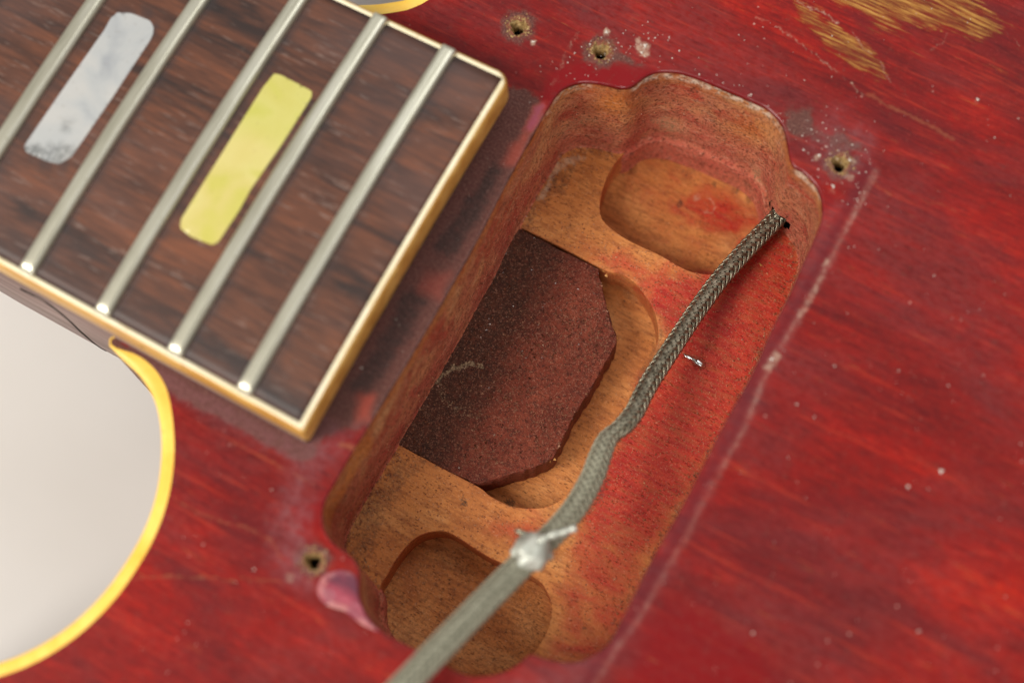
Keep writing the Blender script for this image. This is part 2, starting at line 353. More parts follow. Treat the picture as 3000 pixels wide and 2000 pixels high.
M = dict(
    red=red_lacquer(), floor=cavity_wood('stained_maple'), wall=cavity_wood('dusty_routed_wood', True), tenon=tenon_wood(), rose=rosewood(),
    cream=simple('scraped_cream_binding', [(224, 208, 166), (236, 224, 190), (244, 234, 208)], .22, (.3, 1, 1), .42, .02, spots=((200, 160, 96), .5, .62, .5)),
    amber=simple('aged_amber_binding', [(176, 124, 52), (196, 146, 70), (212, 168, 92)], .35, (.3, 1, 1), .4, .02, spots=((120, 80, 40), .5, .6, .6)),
    yellow=simple('yellowed_binding', [(240, 186, 62), (248, 202, 84), (250, 212, 104)], .2, None, .38, .015, spots=((222, 158, 52), .6, .6, .5)),
    nickel=simple('worn_nickel_silver', [(184, 180, 158), (206, 202, 182), (218, 215, 198)], .6, (3, .15, 1), .32, .012, .85, spots=((150, 140, 96), .4, .64, .6), bscale=6),
    neck=simple('grimy_neck_wood', [(92, 70, 64), (126, 104, 98), (158, 138, 132)], .5, (.08, 1, 1), .5, .04),
    side=simple('brown_body_edge', [(76, 40, 28), (96, 52, 34), (112, 60, 40)], .6, None, .5, .03),
    tan=simple('splintered_hole_wood', [(112, 86, 50), (164, 132, 82), (204, 176, 124)], 1.6, None, .75, .12),
    hole=simple('dark_drilled_wood', [(22, 15, 10), (32, 21, 14)], 1.0, None, .85, .05),
    solder=simple('bright_solder', [(190, 190, 188), (214, 214, 212)], .6, None, .18, .02, 1.0),
    blob=simple('dull_solder_joint', [(160, 162, 150), (188, 190, 178), (206, 207, 196)], .5, None, .34, .1, .25),
    core=simple('dark_cable_core', [(34, 31, 27), (52, 48, 42)], 1.5, None, .7, .03),
    chip=simple('orange_wood_crumb', [(176, 120, 60), (206, 150, 84)], 1.5, None, .6, .02),
    speck=simple('pale_dust', [(196, 184, 170), (226, 218, 208)], 2, None, .7, .01),
    grain=simple('brown_grit', [(92, 52, 36), (160, 100, 70), (206, 156, 116)], 1.5, None, .3, .0),
    grit=simple('dark_grit', [(40, 22, 16), (108, 64, 46), (176, 132, 106)], 1.5, None, .16, .0, spec=.8),
    table=simple('white_table', [(212, 208, 203), (216, 212, 208), (219, 215, 212)], .012, None, .55, .01),
)
def braid_wire():
    t = NT('tinned_braid_wire'); f = t.noise(1.2, 4, None, .6)
    c = t.mix(t.ramp(f, [(.35, S(108, 102, 86)), (.65, S(174, 168, 148))]), t.ramp(f, [(.3, S(136, 134, 114)), (.7, S(174, 171, 150))]), t.at('loose'))
    return t.out(c, t.ma('ADD', .3, t.ma('MULTIPLY', t.at('loose'), .25)), None, t.ma('SUBTRACT', .85, t.ma('MULTIPLY', t.at('loose'), .6)))
M['wire'] = braid_wire()
def flake():
    t = NT('lifted_pink_lacquer'); n = t.noise(.35, 4, None, .6, .6)
    c = t.ramp(n, [(.35, S(142, 52, 68)), (.6, S(170, 76, 90))])
    c = t.mix(c, S(98, 46, 62), t.ma('MULTIPLY', t.at('purple'), t.step(n, .2, .5)))
    c = t.mix(c, S(196, 132, 126), t.ma('MULTIPLY', t.at('edge'), t.step(n, .35, .65)))
    return t.out(c, .28, t.bump(t.noise(1.2, 3), .1, .6), spec=.5)
M['pinkflake'] = flake()
def pearl(name, cols, spot, green=None):
    t = NT(name); n = t.noise(.10, 3, None, .5, .8); m_ = t.noise(1.8, 4, None, .7, .4, (4, 8, 2))
    c = t.ramp(n, [(.3 + .4*i/(len(cols)-1), S(*k)) for i, k in enumerate(cols)])
    if green: c = t.mix(c, S(*green), t.ma('MULTIPLY', t.step(t.noise(.07, 3, None, .5, .5, (40, 3, 1)), .42, .66), .34))
    c = t.mix(c, S(*spot), t.ma('MULTIPLY', t.step(m_, .60, .72), .5))
    c = t.mix(c, S(70, 74, 74), t.ma('MULTIPLY', t.at('grime_and_shade'), t.step(m_, .3, .6)))
    return t.out(c, .3, t.bump(n, .05, .4), spec=.5)
M['pearl'] = pearl('mother_of_pearl', [(150, 153, 157), (170, 172, 172), (180, 179, 176), (162, 160, 164)], (128, 116, 104))
M['pearly'] = pearl('yellowed_pearl', [(192, 184, 92), (200, 186, 112), (204, 192, 122), (188, 182, 88)], (160, 142, 84), (176, 182, 66))

# ------------------------------------------------------------------ outlines measured on the photograph, laid on their own planes
ZF, ZU, ZT, ZL = -22.5, -29.3, -28.3, -27.8      # cavity floor, upper pocket, neck pocket, lower pocket
RIM = [(1610,312),(1586,350),(1500,505),(1405,690),(1300,878),(1200,1050),(1129,1165),(1080,1248),(1024,1340),(978,1420),(955,1462),(946,1500),(950,1545),(965,1575),(985,1595),(1017,1619),(1042,1642),(1056,1680),(1055,1733),(1065,1772),(1090,1812),(1132,1855),(1183,1882),(1246,1914),(1323,1955),(1365,1974),(1410,1978),(1470,1968),(1515,1945),(1552,1915),(1584,1922),(1629,1934),(1693,1936),(1744,1914),(1785,1880),(1819,1817),(1883,1689),(1934,1593),(2010,1459),(2074,1332),(2138,1210),(2202,1096),(2264,957),(2308,872),(2347,784),(2379,714),(2400,665),(2409,622),(2405,578),(2388,540),(2353,504),(2325,487),(2313,459),(2305,408),(2293,368),(2270,338),(2240,313),(2206,297),(2133,265),(2063,236),(2012,218),(1974,210),(1929,210),(1895,221),(1862,245),(1840,256),(1812,256),(1776,248),(1738,242),(1695,242),(1655,257),(1630,280)]
rim = ccw(closed_spline(PP(RIM), .45))
UP = [(1859,421),(1808,472),(1783,510),(1765,560),(1758,600),(1764,640),(1795,672),(1850,708),(1929,745),(2006,788),(2045,800),(2089,803),(2140,790),(2200,735),(2245,670),(2275,600),(2300,500),(2250,400),(2100,330),(1950,310),(1890,370)]
LP = [(1116,1714),(1132,1689),(1157,1644),(1189,1602),(1227,1570),(1272,1556),(1310,1558),(1348,1578),(1387,1604),(1444,1637),(1510,1665),(1572,1695),(1604,1733),(1616,1778),(1610,1829),(1584,1880),(1545,1930),(1480,1990),(1390,2020),(1280,2000),(1180,1940),(1120,1860),(1105,1780)]
TP = [(1500,655),(1640,722),(1776,793),(1815,800),(1859,829),(1897,874),(1920,920),(1929,976),(1921,1020),(1905,1060),(1860,1140),(1800,1235),(1745,1335),(1700,1410),(1653,1453),(1615,1478),(1564,1488),(1500,1482),(1438,1453),(1399,1424),(1280,1362),(1165,1300),(1080,1260),(1420,640)]
TEN = [(1512,664),(1640,731),(1757,788),(1752,806),(1762,824),(1770,870),(1775,884),(1790,945),(1806,985),(1808,1004),(1793,1030),(1774,1064),(1744,1118),(1723,1153),(1700,1190),(1685,1212),(1664,1256),(1647,1287),(1632,1322),(1621,1344),(1596,1358),(1564,1370),(1532,1380),(1500,1389),(1455,1402),(1412,1415),(1402,1421),(1342,1393),(1278,1361),(1170,1303),(1090,1262),(1425,620)]
up = ccw(closed_spline(PP(UP, ZF), .45)); lp = ccw(closed_spline(PP(LP, ZF), .45)); tp = ccw(closed_spline(PP(TP, ZF), .45))
ten = ccw(resample(PP(TEN, ZF), .3, True))

CUTL = [(640,860),(460,930),(345,975),(316,1003),(342,1034),(376,1064),(415,1108),(446,1159),(462,1210),(470,1268),(471,1332),(462,1415),(443,1491),(415,1561),(376,1631),(319,1714),(255,1784),(179,1848),(89,1902),(0,1938),(-130,1972),(-300,1992),(-480,1985),(-640,2010),(-760,2120),(-800,2300)]
REST = [(-700,2650),(-200,3000),(900,3250),(2200,3300),(3400,3000),(4100,2200),(4200,1000),(3900,-300),(3100,-1150),(2300,-1450),(1700,-1300),(1350,-1050),(1180,-800)]
CUTU = [(1240,-560),(1330,-380),(1340,-220),(1300,-100),(1240,-30),(1179,0),(1158,3),(1128,8),(1089,12),(1038,15),(960,40),(880,120)]
outl = ccw(closed_spline(PP(CUTL + REST + CUTU), 1.0))
opx = to_px(np.column_stack([outl, np.zeros(len(outl))]))
bw = 1.0 - .9*np.exp(-(np.hypot(opx[:,0]-330, opx[:,1]-1000)/60)**2) + .22*np.exp(-(np.hypot(opx[:,0]-430, opx[:,1]-1130)/70)**2)
inner = offset(outl, -1.75*bw)

HOLES = [(1519,80,1.0),(1760,151,1.0),(2461,480,1.0),(917,1642,1.0)]
hole_c = [P(x, y)[:2] for x, y, _ in HOLES]

# ------------------------------------------------------------------ the guitar
guitar = empty('electric_guitar', (0, 0, -44.5), label='worn cherry red electric guitar with an empty pickup cavity beside its bound fingerboard', category='guitar')

# body top: one skin with the openings cut out, carrying the wear as painted masks
holeloops = []
for c in hole_c:
    a = np.linspace(0, 2*math.pi, 34, endpoint=False)
    r = 1.18 + .16*np.sin(3*a+c[0]) + .10*np.sin(7*a+c[1]) + rng.uniform(-.07, .07, len(a))
    holeloops.append(np.stack([c[0]+r*np.cos(a), c[1]+r*np.sin(a)], 1))
lip = offset(rim, .34)
fine = jitter_grid(-80, 80, -62, 62, .5); coarse = jitter_grid(-200, 240, -180, 200, 5.0)
coarse = coarse[(np.abs(coarse[:, 0]) > 82) | (np.abs(coarse[:, 1]) > 64)]
fine = fine[inside(fine, inner) & ~inside(fine, lip)]
fine = fine[(dist_line(fine, inner, True) > .3)]
near = dist_line(fine, lip, True) > .25
for c in hole_c: near &= np.hypot(*(fine - c).T) > 1.5
fine = fine[near]; coarse = coarse[inside(coarse, inner)]; coarse = coarse[dist_line(coarse, inner, True) > 1.5]
v2, tri = cdt([inner, lip] + holeloops, np.vstack([fine, coarse]))
cen = v2[tri].mean(1); keep = inside(cen, inner) & ~inside(cen, lip)
for h in holeloops: keep &= ~inside(cen, h)
v2, tri = compact(v2, tri[keep])
v3 = np.column_stack([v2, np.zeros(len(v2))]); px = to_px(v3)
LINE = [(2567,500),(2506,619),(2436,753),(2404,816),(2347,918),(2302,995),(2259,1055),(2176,1268),(2112,1376),(2068,1453),(2010,1574),(1940,1689),(1883,1797),(1793,1919),(1755,1985),(1700,2080)]
dl = dist_line(px, LINE)
v3[:, 2] += .05*(fbm(v2, 3.0)-.5) + .10*np.exp(-(dl/14)**2)*fbm(px, 18)
edge = dist_line(v2, lip, True)
v3[:, 2] = np.where(edge < .02, 0, v3[:, 2])
for c in hole_c:
    d = np.hypot(*(v2 - c).T); v3[:, 2] += .16*np.exp(-((d-1.5)/.45)**2)*fbm(v2, .6)
v3[dist_line(v2, inner, True) < .02, 2] = 0

def top_masks(px):
    mk = {k: np.zeros(len(px)) for k in ('bare','dirt_and_shade','black','crimson','pink','mauve','haze','pale','tan','flame','ridge','edge')}
    def add(k, vals, s=1.0): mk[k] = np.maximum(mk[k], vals*s)
    add('bare', blot(px, [(2400,-40),(2455,0),(2519,40),(2595,66),(2680,84),(2742,98),(2787,74),(2850,100),(2902,112),(2950,100),(2920,50),(2880,-10),(2860,-60)], 36, 60, 30))
    add('bare', blot(px, [(2310,0),(2353,66),(2391,110),(2442,160),(2506,198),(2557,222),(2606,238),(2583,185),(2544,150),(2500,104),(2468,72),(2410,50),(2350,6)], 20, 40, 18))
    add('bare', streak(px, [(2700,78),(2760,98)], 8), .9)
    dln = dist_line(px + 5*(np.stack([fbm(px, 50), fbm(px+99, 50)], 1)-.5), LINE); add('ridge', np.exp(-(dln/7)**2)*(.5+.5*sst(fbm(px+300, 60), .3, .65))*(1-.45*sst(px[:,1], 1050, 1400)), .72); add('edge', np.exp(-(dist_line(px + np.array([24, 6]), LINE)/20)**2), .9); add('pale', streak(px, [(2404,816),(2380,860),(2347,918)], 20), .6); add('pale', streak(px, [(2270,1040),(2250,1075)], 26), .8)
    for ln, wd, s in ([[(2330,0),(2423,45),(2455,67)], 9, .8], [[(2493,90),(2532,140),(2583,185),(2620,262)], 9, .75], [[(2212,50),(2283,83),(2366,147),(2430,192),(2487,242),(2538,281)], 10, .75], [[(2774,96),(2755,128),(2730,147)], 9, .6], [[(2940,90),(2990,140)], 9, .6],
                       [[(1690,95),(1662,150),(1640,200),(1612,260)], 22, .5], [[(1545,300),(1480,250)], 10, .4]):
        add('pale', streak(px, ln, wd*.75, 30, 8), s*.8)
    for ln, wd, s in ([[(2538,281),(2640,331),(2710,363),(2793,408)], 16, .9], [[(2650,540),(2720,590),(2800,620)], 14, .7], [[(676,1287),(797,1357),(944,1434)], 14, .8], [[(497,1459),(593,1504),(700,1540),(791,1580),(830,1640)], 16, .8],
                       [[(383,1689),(510,1682),(644,1689),(829,1708)], 14, .9], [[(2850,140),(2920,180)], 10, .6], [[(2560,530),(2610,570)], 16, .8], [[(1040,1310),(1000,1300)], 26, 1.0]):
        add('tan', streak(px, ln, wd*.7, 60, 10), s*.8)
    for bx, s in (((1885,147,30),1),((1870,120,16),.8),((1776,96,13),1),((1562,124,13),1),((2395,460,16),1),((2425,480,14),.8),((2500,470,13),1),((2490,520,20),.7),((2440,560,18),.6),((2370,620,12),.5),((2865,293,16),.5),((2418,770,12),.8),((880,1600,18),.5),((955,1620,12),.8),((850,1690,22),.6)):
        add('pale', 1-sst(np.hypot(px[:,0]-bx[0], px[:,1]-bx[1]) + 14*(fbm(px, 12)-.5), bx[2]*.4, bx[2]*1.1), s)
    add('crimson', blot(px, [(1640,190),(1720,180),(1810,190),(1900,205),(2060,226),(2180,285),(2290,350),(2320,470),(2240,400),(1950,290),(1640,330),(1560,350),(1600,250)], 14, 50, 14), 1)
    add('crimson', blot(px, [(2330,490),(2400,520),(2440,620),(2400,700),(2420,560)], 10), .6)
    add('crimson', blot(px, [(1880,1850),(1960,1790),(2080,1790),(2180,1880),(2260,2010),(2100,2100),(1820,2100),(1830,1960)], 70, 120, 70), .7)
    add('crimson', blot(px, [(1010,1390),(1050,1320),(1000,1440),(960,1500),(930,1500)], 14), .8); add('crimson', blot(px, [(870,1480),(950,1460),(940,1560),(880,1570)], 22), .6)
    add('dirt_and_shade', blot(px, [(1490,262),(1580,300),(1600,400),(1510,570),(1350,850),(1210,1090),(1090,1220),(945,1290),(890,1290),(1100,900),(1250,640),(1450,300)], 34, 70, 30), .95)
    add('black', blot(px, [(1440,470),(1488,500),(1405,640),(1325,765),(1255,725),(1350,600)], 22, 40, 20), .85)
    add('black', blot(px, [(1200,830),(1262,872),(1160,1050),(1080,1170),(1010,1150),(1120,960)], 26, 40, 20), .8)
    add('pink', blot(px, [(1500,425),(1560,385),(1515,492),(1470,478)], 18, 30, 12), .45); add('pink', blot(px, [(1250,800),(1325,800),(1285,880),(1225,860)], 20, 30, 14), .25)
    add('pink', blot(px, [(1055,1155),(1100,1160),(1080,1230),(1040,1240)], 20, 30, 14), .6)
    pm = blot(px, [(1562,312),(1604,300),(1560,390),(1535,380)], 9, 30, 8); add('pink', pm, 1); add('mauve', pm, 1)
    add('pink', blot(px, [(1520,400),(1560,372),(1535,430)], 10, 20, 6), .5)
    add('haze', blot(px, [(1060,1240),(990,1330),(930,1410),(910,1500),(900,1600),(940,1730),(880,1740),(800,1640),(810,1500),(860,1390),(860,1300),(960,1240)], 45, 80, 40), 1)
    add('dirt_and_shade', blot(px, [(300,960),(350,985),(352,1030),(310,1020)], 10), 1); add('dirt_and_shade', streak(px, [(380,1050),(640,1185),(890,1316)], 46, 40, 8), .85); add('haze', streak(px, [(420,1085),(640,1200),(880,1335)], 40, 40, 8), 1.0)
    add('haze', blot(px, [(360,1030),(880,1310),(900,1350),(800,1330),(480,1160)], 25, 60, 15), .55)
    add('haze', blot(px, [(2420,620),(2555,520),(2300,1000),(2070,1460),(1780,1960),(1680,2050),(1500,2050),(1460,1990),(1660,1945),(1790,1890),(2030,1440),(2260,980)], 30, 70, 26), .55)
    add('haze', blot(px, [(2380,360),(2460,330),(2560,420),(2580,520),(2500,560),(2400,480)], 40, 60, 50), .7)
    add('dirt_and_shade', blot(px, [(2290,320),(2380,330),(2400,400),(2320,380)], 30, 50, 40), .75); add('dirt_and_shade', blot(px, [(2420,400),(2480,390),(2520,430),(2440,450)], 22, 40, 30), .7)
    add('dirt_and_shade', blot(px, [(1770,165),(1800,150),(1880,190),(1800,190)], 14, 40, 16), .6)
    for c in ((1760,151),(2461,480),(1519,80),(917,1642)):
        d = np.hypot(px[:,0]-c[0], (px[:,1]-c[1])*1.08) + 26*(fbm(px, 16)-.5); add('tan', 1-sst(d, 28, 44), 1.0); add('bare', 1-sst(d, 25, 36), .55); add('dirt_and_shade', 1-sst(d, 34, 70), .5)
    add('bare', blot(px, [(1722,125),(1790,110),(1800,150),(1730,160)], 10, 20, 14), .55)
    for pl, s in (([(300,1760),(700,1690),(1000,1830),(1250,1960),(900,2050),(500,1960)], .9), ([(2200,880),(2500,960),(2800,1130),(3000,1200),(2900,1230),(2500,1060),(2250,1010)], .75), ([(2300,1700),(2480,1690),(2700,1780),(2950,1860),(2600,1800),(2400,1740),(2520,1900),(2600,2000),(2400,1880)], .7), ([(2850,420),(3050,430),(3000,520),(2900,460)], .7), ([(2560,740),(2700,780),(2660,840)], .8), ([(1300,20),(1460,60),(1500,190),(1420,200)], .7), ([(2050,20),(2250,120),(2420,280),(2250,220)], .55), ([(620,1560),(760,1620),(720,1700),(560,1680)], .6)):
        add('flame', blot(px, pl, 40, 70, 60), s)
    return mk
mk = top_masks(px)
v3[:, 2] -= .09*sst(mk['bare'], .3, .7)
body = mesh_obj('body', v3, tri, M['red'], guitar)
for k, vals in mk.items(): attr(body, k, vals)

# rounded lacquer lip of the cavity, one sheet with the body's colour
rp = [(.34, 0), (.22, -.03), (.11, -.09), (.04, -.18), (.0, -.32), (.02, -.6), (.10, -.9)]
lipv = np.vstack([np.column_stack([offset(rim, a), np.full(len(rim), z)]) for a, z in rp])
lo = mesh_obj('cavity_lip', lipv, rings_faces(len(rp), len(rim), True, True), M['red'], body)
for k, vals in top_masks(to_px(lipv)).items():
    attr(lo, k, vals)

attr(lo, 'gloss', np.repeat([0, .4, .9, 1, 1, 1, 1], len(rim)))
# body edge: yellowed binding and the brown side under it
bp = [(-1.75, .0), (-1.0, .03), (-.35, .0), (-.1, -.12), (0, -.4), (0, -5.0), (-.05, -5.6)]
bv = np.vstack([np.column_stack([offset(outl, a*bw), np.full(len(outl), z)]) for a, z in bp])
mesh_obj('body_binding', bv, rings_faces(len(bp), len(outl), True, True), M['yellow'], body)
sp_ = [(-.05, -5.5), (.1, -6.0), (.1, -40), (-1.5, -43), (-5, -44.5)]
sv = np.vstack([np.column_stack([offset(outl, a), np.full(len(outl), z)]) for a, z in sp_])
mesh_obj('body_side', sv, rings_faces(len(sp_), len(outl), True, True) + [tuple(range((len(sp_)-1)*len(outl), len(sp_)*len(outl)))], M['side'], body, smooth=False)

# screw holes: splintered cone and a dark bore each
for c, h in zip(hole_c, holeloops):
    n = len(h); q = h - c; rr = [(1.0, -.0), (.93, -.25), (.80, -.8), (.66, -1.6), (.60, -2.6)]
    vv = np.vstack([np.column_stack([c + q*s + rng.uniform(-.04, .04, q.shape)*(i > 0), np.full(n, z) + (rng.uniform(-.08, .08, n) if i else 0)]) for i, (s, z) in enumerate(rr)])
    ho = mesh_obj('screw_hole', vv, rings_faces(len(rr), n, True, True), M['tan'], body)
    vv = np.vstack([np.column_stack([c + q*.64, np.full(n, -2.2)]), np.column_stack([c + q*.52, np.full(n, -9)])])
    mesh_obj('bore', vv, rings_faces(2, n, True, True) + [tuple(range(n, 2*n))], M['hole'], ho)

# cavity walls
wall = offset(rim, .12); nw = len(wall); wn = normals2(wall)
zs = np.concatenate([[-.9], np.arange(-1.4, -30.1, -.55)])
wv = []
arc = np.cumsum(np.r_[0, np.linalg.norm(np.diff(wall, axis=0), axis=1)])
for k, z in enumerate(zs):
    a = np.stack([arc, np.full(nw, z)], 1)
    d = .22*(fbm(a, 5.0)-.5) + .16*(fbm(a+33, 1.3)-.5) + .06*np.sin(z*1.1) - .012*(z+.9)*(-1)
    d = d - (.42 + .2*fbm(a+71, 2.0))*(z < ZF+.1)
    wv.append(np.column_stack([wall + wn*d[:, None], np.full(nw, z)]))
wv = np.vstack(wv); wf = np.array(rings_faces(len(zs), nw, True, True))
hc = P(2284, 640, -19.6); cw = wv[wf].mean(1)
hd = np.linalg.norm((cw - hc)*np.array([1, 1, 1.05]), axis=1)
wf = wf[hd > 2.0 + .12*rng.standard_normal(len(wf))]
cavity = mesh_obj('pickup_cavity', wv, wf, M['wall'], guitar)
wpx = to_px(wv); wz = wv[:, 2]
amb = np.exp(-((wpx[:,0]-1800)/60)**2 - ((wpx[:,1]-300)/45)**2); amb = np.maximum(amb, .7*np.exp(-((wpx[:,0]-2210)/70)**2-((wpx[:,1]-380)/40)**2)); amb = np.maximum(amb, .9*blot(wpx, [(1080,1250),(1000,1400),(960,1500),(985,1560),(1010,1480),(1100,1290)], 14)*(wz > -9)); amb = np.maximum(amb, .6*sst(wz, -5.5, -2))
attr(cavity, 'amber', amb)
frg = sst(wz, -3.0, -1.8)*np.maximum.reduce([blot(wpx, [(1840,210),(2320,210),(2320,420),(2200,330),(2000,290),(1840,300)], 12), .7*blot(wpx, [(1600,240),(1740,240),(1720,290),(1600,340)], 12), blot(wpx, [(2340,500),(2440,540),(2440,640),(2370,560)], 10)])
attr(cavity, 'fringe', frg)
pal = np.maximum(blot(wpx, [(1900,350),(1960,345),(2010,385),(1960,385)], 12, 20, 16), blot(wpx, [(2205,480),(2235,500),(2230,540),(2205,520)], 8, 20, 8)); pal = np.maximum(pal, .7*blot(wpx, [(1610,390),(1680,345),(1760,350),(1690,370),(1620,420)], 12, 20, 10))
attr(cavity, 'pale', pal)

# cable hole behind the wall
dirn = np.array([.80, .60, .05]); dirn /= np.linalg.norm(dirn)
path = np.array([hc + dirn*t for t in (.35, 1.5, 4, 8, 12)])
tv, tf = tube(path, [2.9, 2.7, 2.6, 2.5, 2.4], 18, cap=False); n = 18
mesh_obj('wire_hole', tv, [f[::-1] for f in tf] + [tuple(range(4*n, 5*n))], M['hole'], cavity)

# cavity floor with its three pockets
wout = offset(rim, .6)
ins_pts = jitter_grid(rim[:,0].min(), rim[:,0].max(), rim[:,1].min(), rim[:,1].max(), .5)
ins_pts = ins_pts[inside(ins_pts, wout)]
upo, lpo, tpo = offset(up, .09), offset(lp, .09), offset(tp, .08)
ok = np.ones(len(ins_pts), bool)
for l in (upo, lpo, tpo, wout): ok &= dist_line(ins_pts, l, True) > .22
f2, ft = cdt([wout, upo, lpo, tpo], ins_pts[ok]); fc = f2[ft].mean(1)
inn = inside(fc, wout); iu, il, it = inside(fc, upo), inside(fc, lpo), inside(fc, tpo)
fmask = {}
def floor_attrs(o, v, ring0=None):
    p = to_px(v); z = {k: np.zeros(len(p)) for k in ('stain','blood','dirt_and_shade','black','pale')}
    def a(k, x, s=1.0): z[k] = np.maximum(z[k], x*s)
    a('stain', blot(p, [(1930,790),(2040,810),(2110,790),(2200,700),(2290,650),(2400,780),(2260,1040),(1920,1700),(1800,1960),(1600,1960),(1640,1700),(1690,1480),(1780,1330),(1930,1050),(1935,930),(1890,850)], 75, 90, 60)*(1 - .42*sst(p[:,1], 1300, 1800)), 1.05)
    a('stain', blot(p, [(1700,700),(1830,740),(2010,810),(1960,900),(1880,840),(1750,770)], 60, 80, 40), .62)
    a('stain', blot(p, [(1960,520),(2120,540),(2230,600),(2250,700),(2060,700),(1980,600)], 80, 70, 60), .85); a('stain', blot(p, [(1780,480),(1900,430),(2230,560),(2240,700),(2050,790),(1900,730)], 60, 60, 60), .36)
    a('stain', blot(p, [(1430,1490),(1600,1500),(1700,1560),(1560,1620),(1420,1560)], 50, 80, 50), .5)
    a('blood', blot(p, [(2080,860),(2230,690),(2300,690),(2250,780),(2110,930),(2040,1010),(1990,1060),(1975,1000)], 26, 60, 40), .75)
    a('blood', blot(p, [(1916,878),(2010,922),(2100,940),(2165,955),(2140,1000),(2050,962),(1980,930)], 10, 40, 12), .6)
    a('blood', blot(p, [(1790,1320),(1830,1250),(1890,1230),(1850,1330),(1800,1420)], 24, 50, 24), .55)
    for x, y, r in ((1360,1470,19),(1280,1366,13),(1140,1390,12),(1500,1470,24),(1538,1440,8),(1072,1576,9),(1072,1636,9),(1131,1640,8),(1715,1838,12),(1900,1580,10),(1660,1660,8),(1190,1530,7),(2088,770,9),(1735,459,9),(1795,460,8),(1618,528,8),(1760,930,16),(1990,600,16),(2090,540,14),(2160,560,12),(1890,450,14),(1945,470,14),(2230,630,8),(1120,1790,12),(1830,880,9),(1900,960,8)):
        a('black', 1-sst(np.hypot(p[:,0]-x, (p[:,1]-y)*.8) + 1.6*r*(fbm(p, r*.8)-.5), r*.2, r*1.0), .9)
    a('black', streak(p, [(1780,1410),(1745,1470),(1710,1505)], 22, 16, 14), .7)
    a('dirt_and_shade', blot(p, [(1513,657),(1580,545),(1660,450),(1740,435),(1640,580),(1560,680)], 34, 40, 40), .62)  # floor along the left wall: dust, with the wall's shade painted in
    a('dirt_and_shade', blot(p, [(1157,1300),(1260,1350),(1180,1480),(1100,1640),(1000,1640),(1030,1480)], 50, 60, 40), .6)
    a('dirt_and_shade', blot(p, [(1110,1700),(1230,1560),(1400,1600),(1580,1720),(1600,1850),(1500,2000),(1200,1950),(1110,1800)], 30, 60, 30), .46)  # lower pocket: dirt, and the shade inside it painted as colour
    a('dirt_and_shade', blot(p, [(2250,1050),(2310,900),(2330,960),(2080,1420),(1800,1920),(1760,1900),(2000,1480)], 20, 30, 24), .5)
    a('dirt_and_shade', blot(p, [(1776,797),(1830,800),(1920,900),(1925,960),(1880,900),(1800,850)], 22, 30, 20), .7); a('dirt_and_shade', streak(p, [(1929,976),(1921,1030),(1880,1110)], 26), .6)
    a('pale', blot(p, [(1575,560),(1610,510),(1650,465),(1700,448),(1730,455),(1650,500),(1600,580),(1570,600)], 14, 24, 16), .8)
    a('pale', 1-sst(np.hypot(p[:,0]-2040, p[:,1]-580)+12*(fbm(p,14)-.5), 8, 24), .6); a('pale', streak(p, [(2070,580),(2095,600),(2090,625),(2060,620)], 7), .7)
    a('pale', streak(p, [(1380,1900),(1420,1840),(1470,1830),(1510,1850)], 9), .35); a('pale', streak(p, [(1060,1420),(1030,1500),(1022,1580)], 12), .5)
    w2 = np.asarray(v)[:, :2]; nr = 1 - sst(dist_line(w2, rim, True), 1.0, 3.6); a('black', nr*sst(fbm(p, 15), .56, .68), .75); a('dirt_and_shade', nr*sst(fbm(p+50, 30), .4, .7), .5)
    if ring0 is not None: z['stain'][ring0:] = np.maximum(z['stain'][ring0:], .42); z['dirt_and_shade'][ring0:] = .45
    for k, x in z.items(): attr(o, k, x)
def sheet(name, sel, zz, parent, amp=.14):
    v, f = compact(f2, ft[sel]); vv = np.column_stack([v, zz + amp*(fbm(v, 4.0)-.5) + .05*(fbm(v+9, 1.2)-.5)])
    return vv, f
vv, f = sheet('floor', inn & ~iu & ~il & ~it, ZF, None)
for lpz in (upo, lpo, tpo): vv[dist_line(vv[:, :2], lpz, True) < .03, 2] = ZF
fl = mesh_obj('cavity_floor', vv, f, M['floor'], cavity); floor_attrs(fl, vv)
for name, l, sel, zb in (('pickup_leg_pocket', up, iu & ~it, ZU), ('pickup_leg_pocket', lp, il & ~it, ZL), ('neck_pocket', tp, it, ZT)):
    vv, f = sheet(name, inn & sel, zb, None, .3); b = len(vv)
    prof = [(.09 if name[0] == 'p' else .08, ZF), (.03, ZF-.03), (0, ZF-.1), (.01, ZF-1.5), (.02, zb+.5), (.02, zb-.3)]
    n = len(l); jag = .10*(fbm(l, 1.2)-.5); ring = np.vstack([np.column_stack([offset(l, a + (jag if i else 0)), np.full(n, z)]) for i, (a, z) in enumerate(prof)])
    rf = np.array(rings_faces(len(prof), n, True, True)) ; mid = ring[rf].mean(1)[:, :2]; rf = rf[inside(mid, wout)]
    allv = np.vstack([vv, ring]); allf = [tuple(x) for x in f] + [tuple(x+b) for x in rf]
    o = mesh_obj(name, allv, allf, M['floor'], cavity); floor_attrs(o, allv, b)

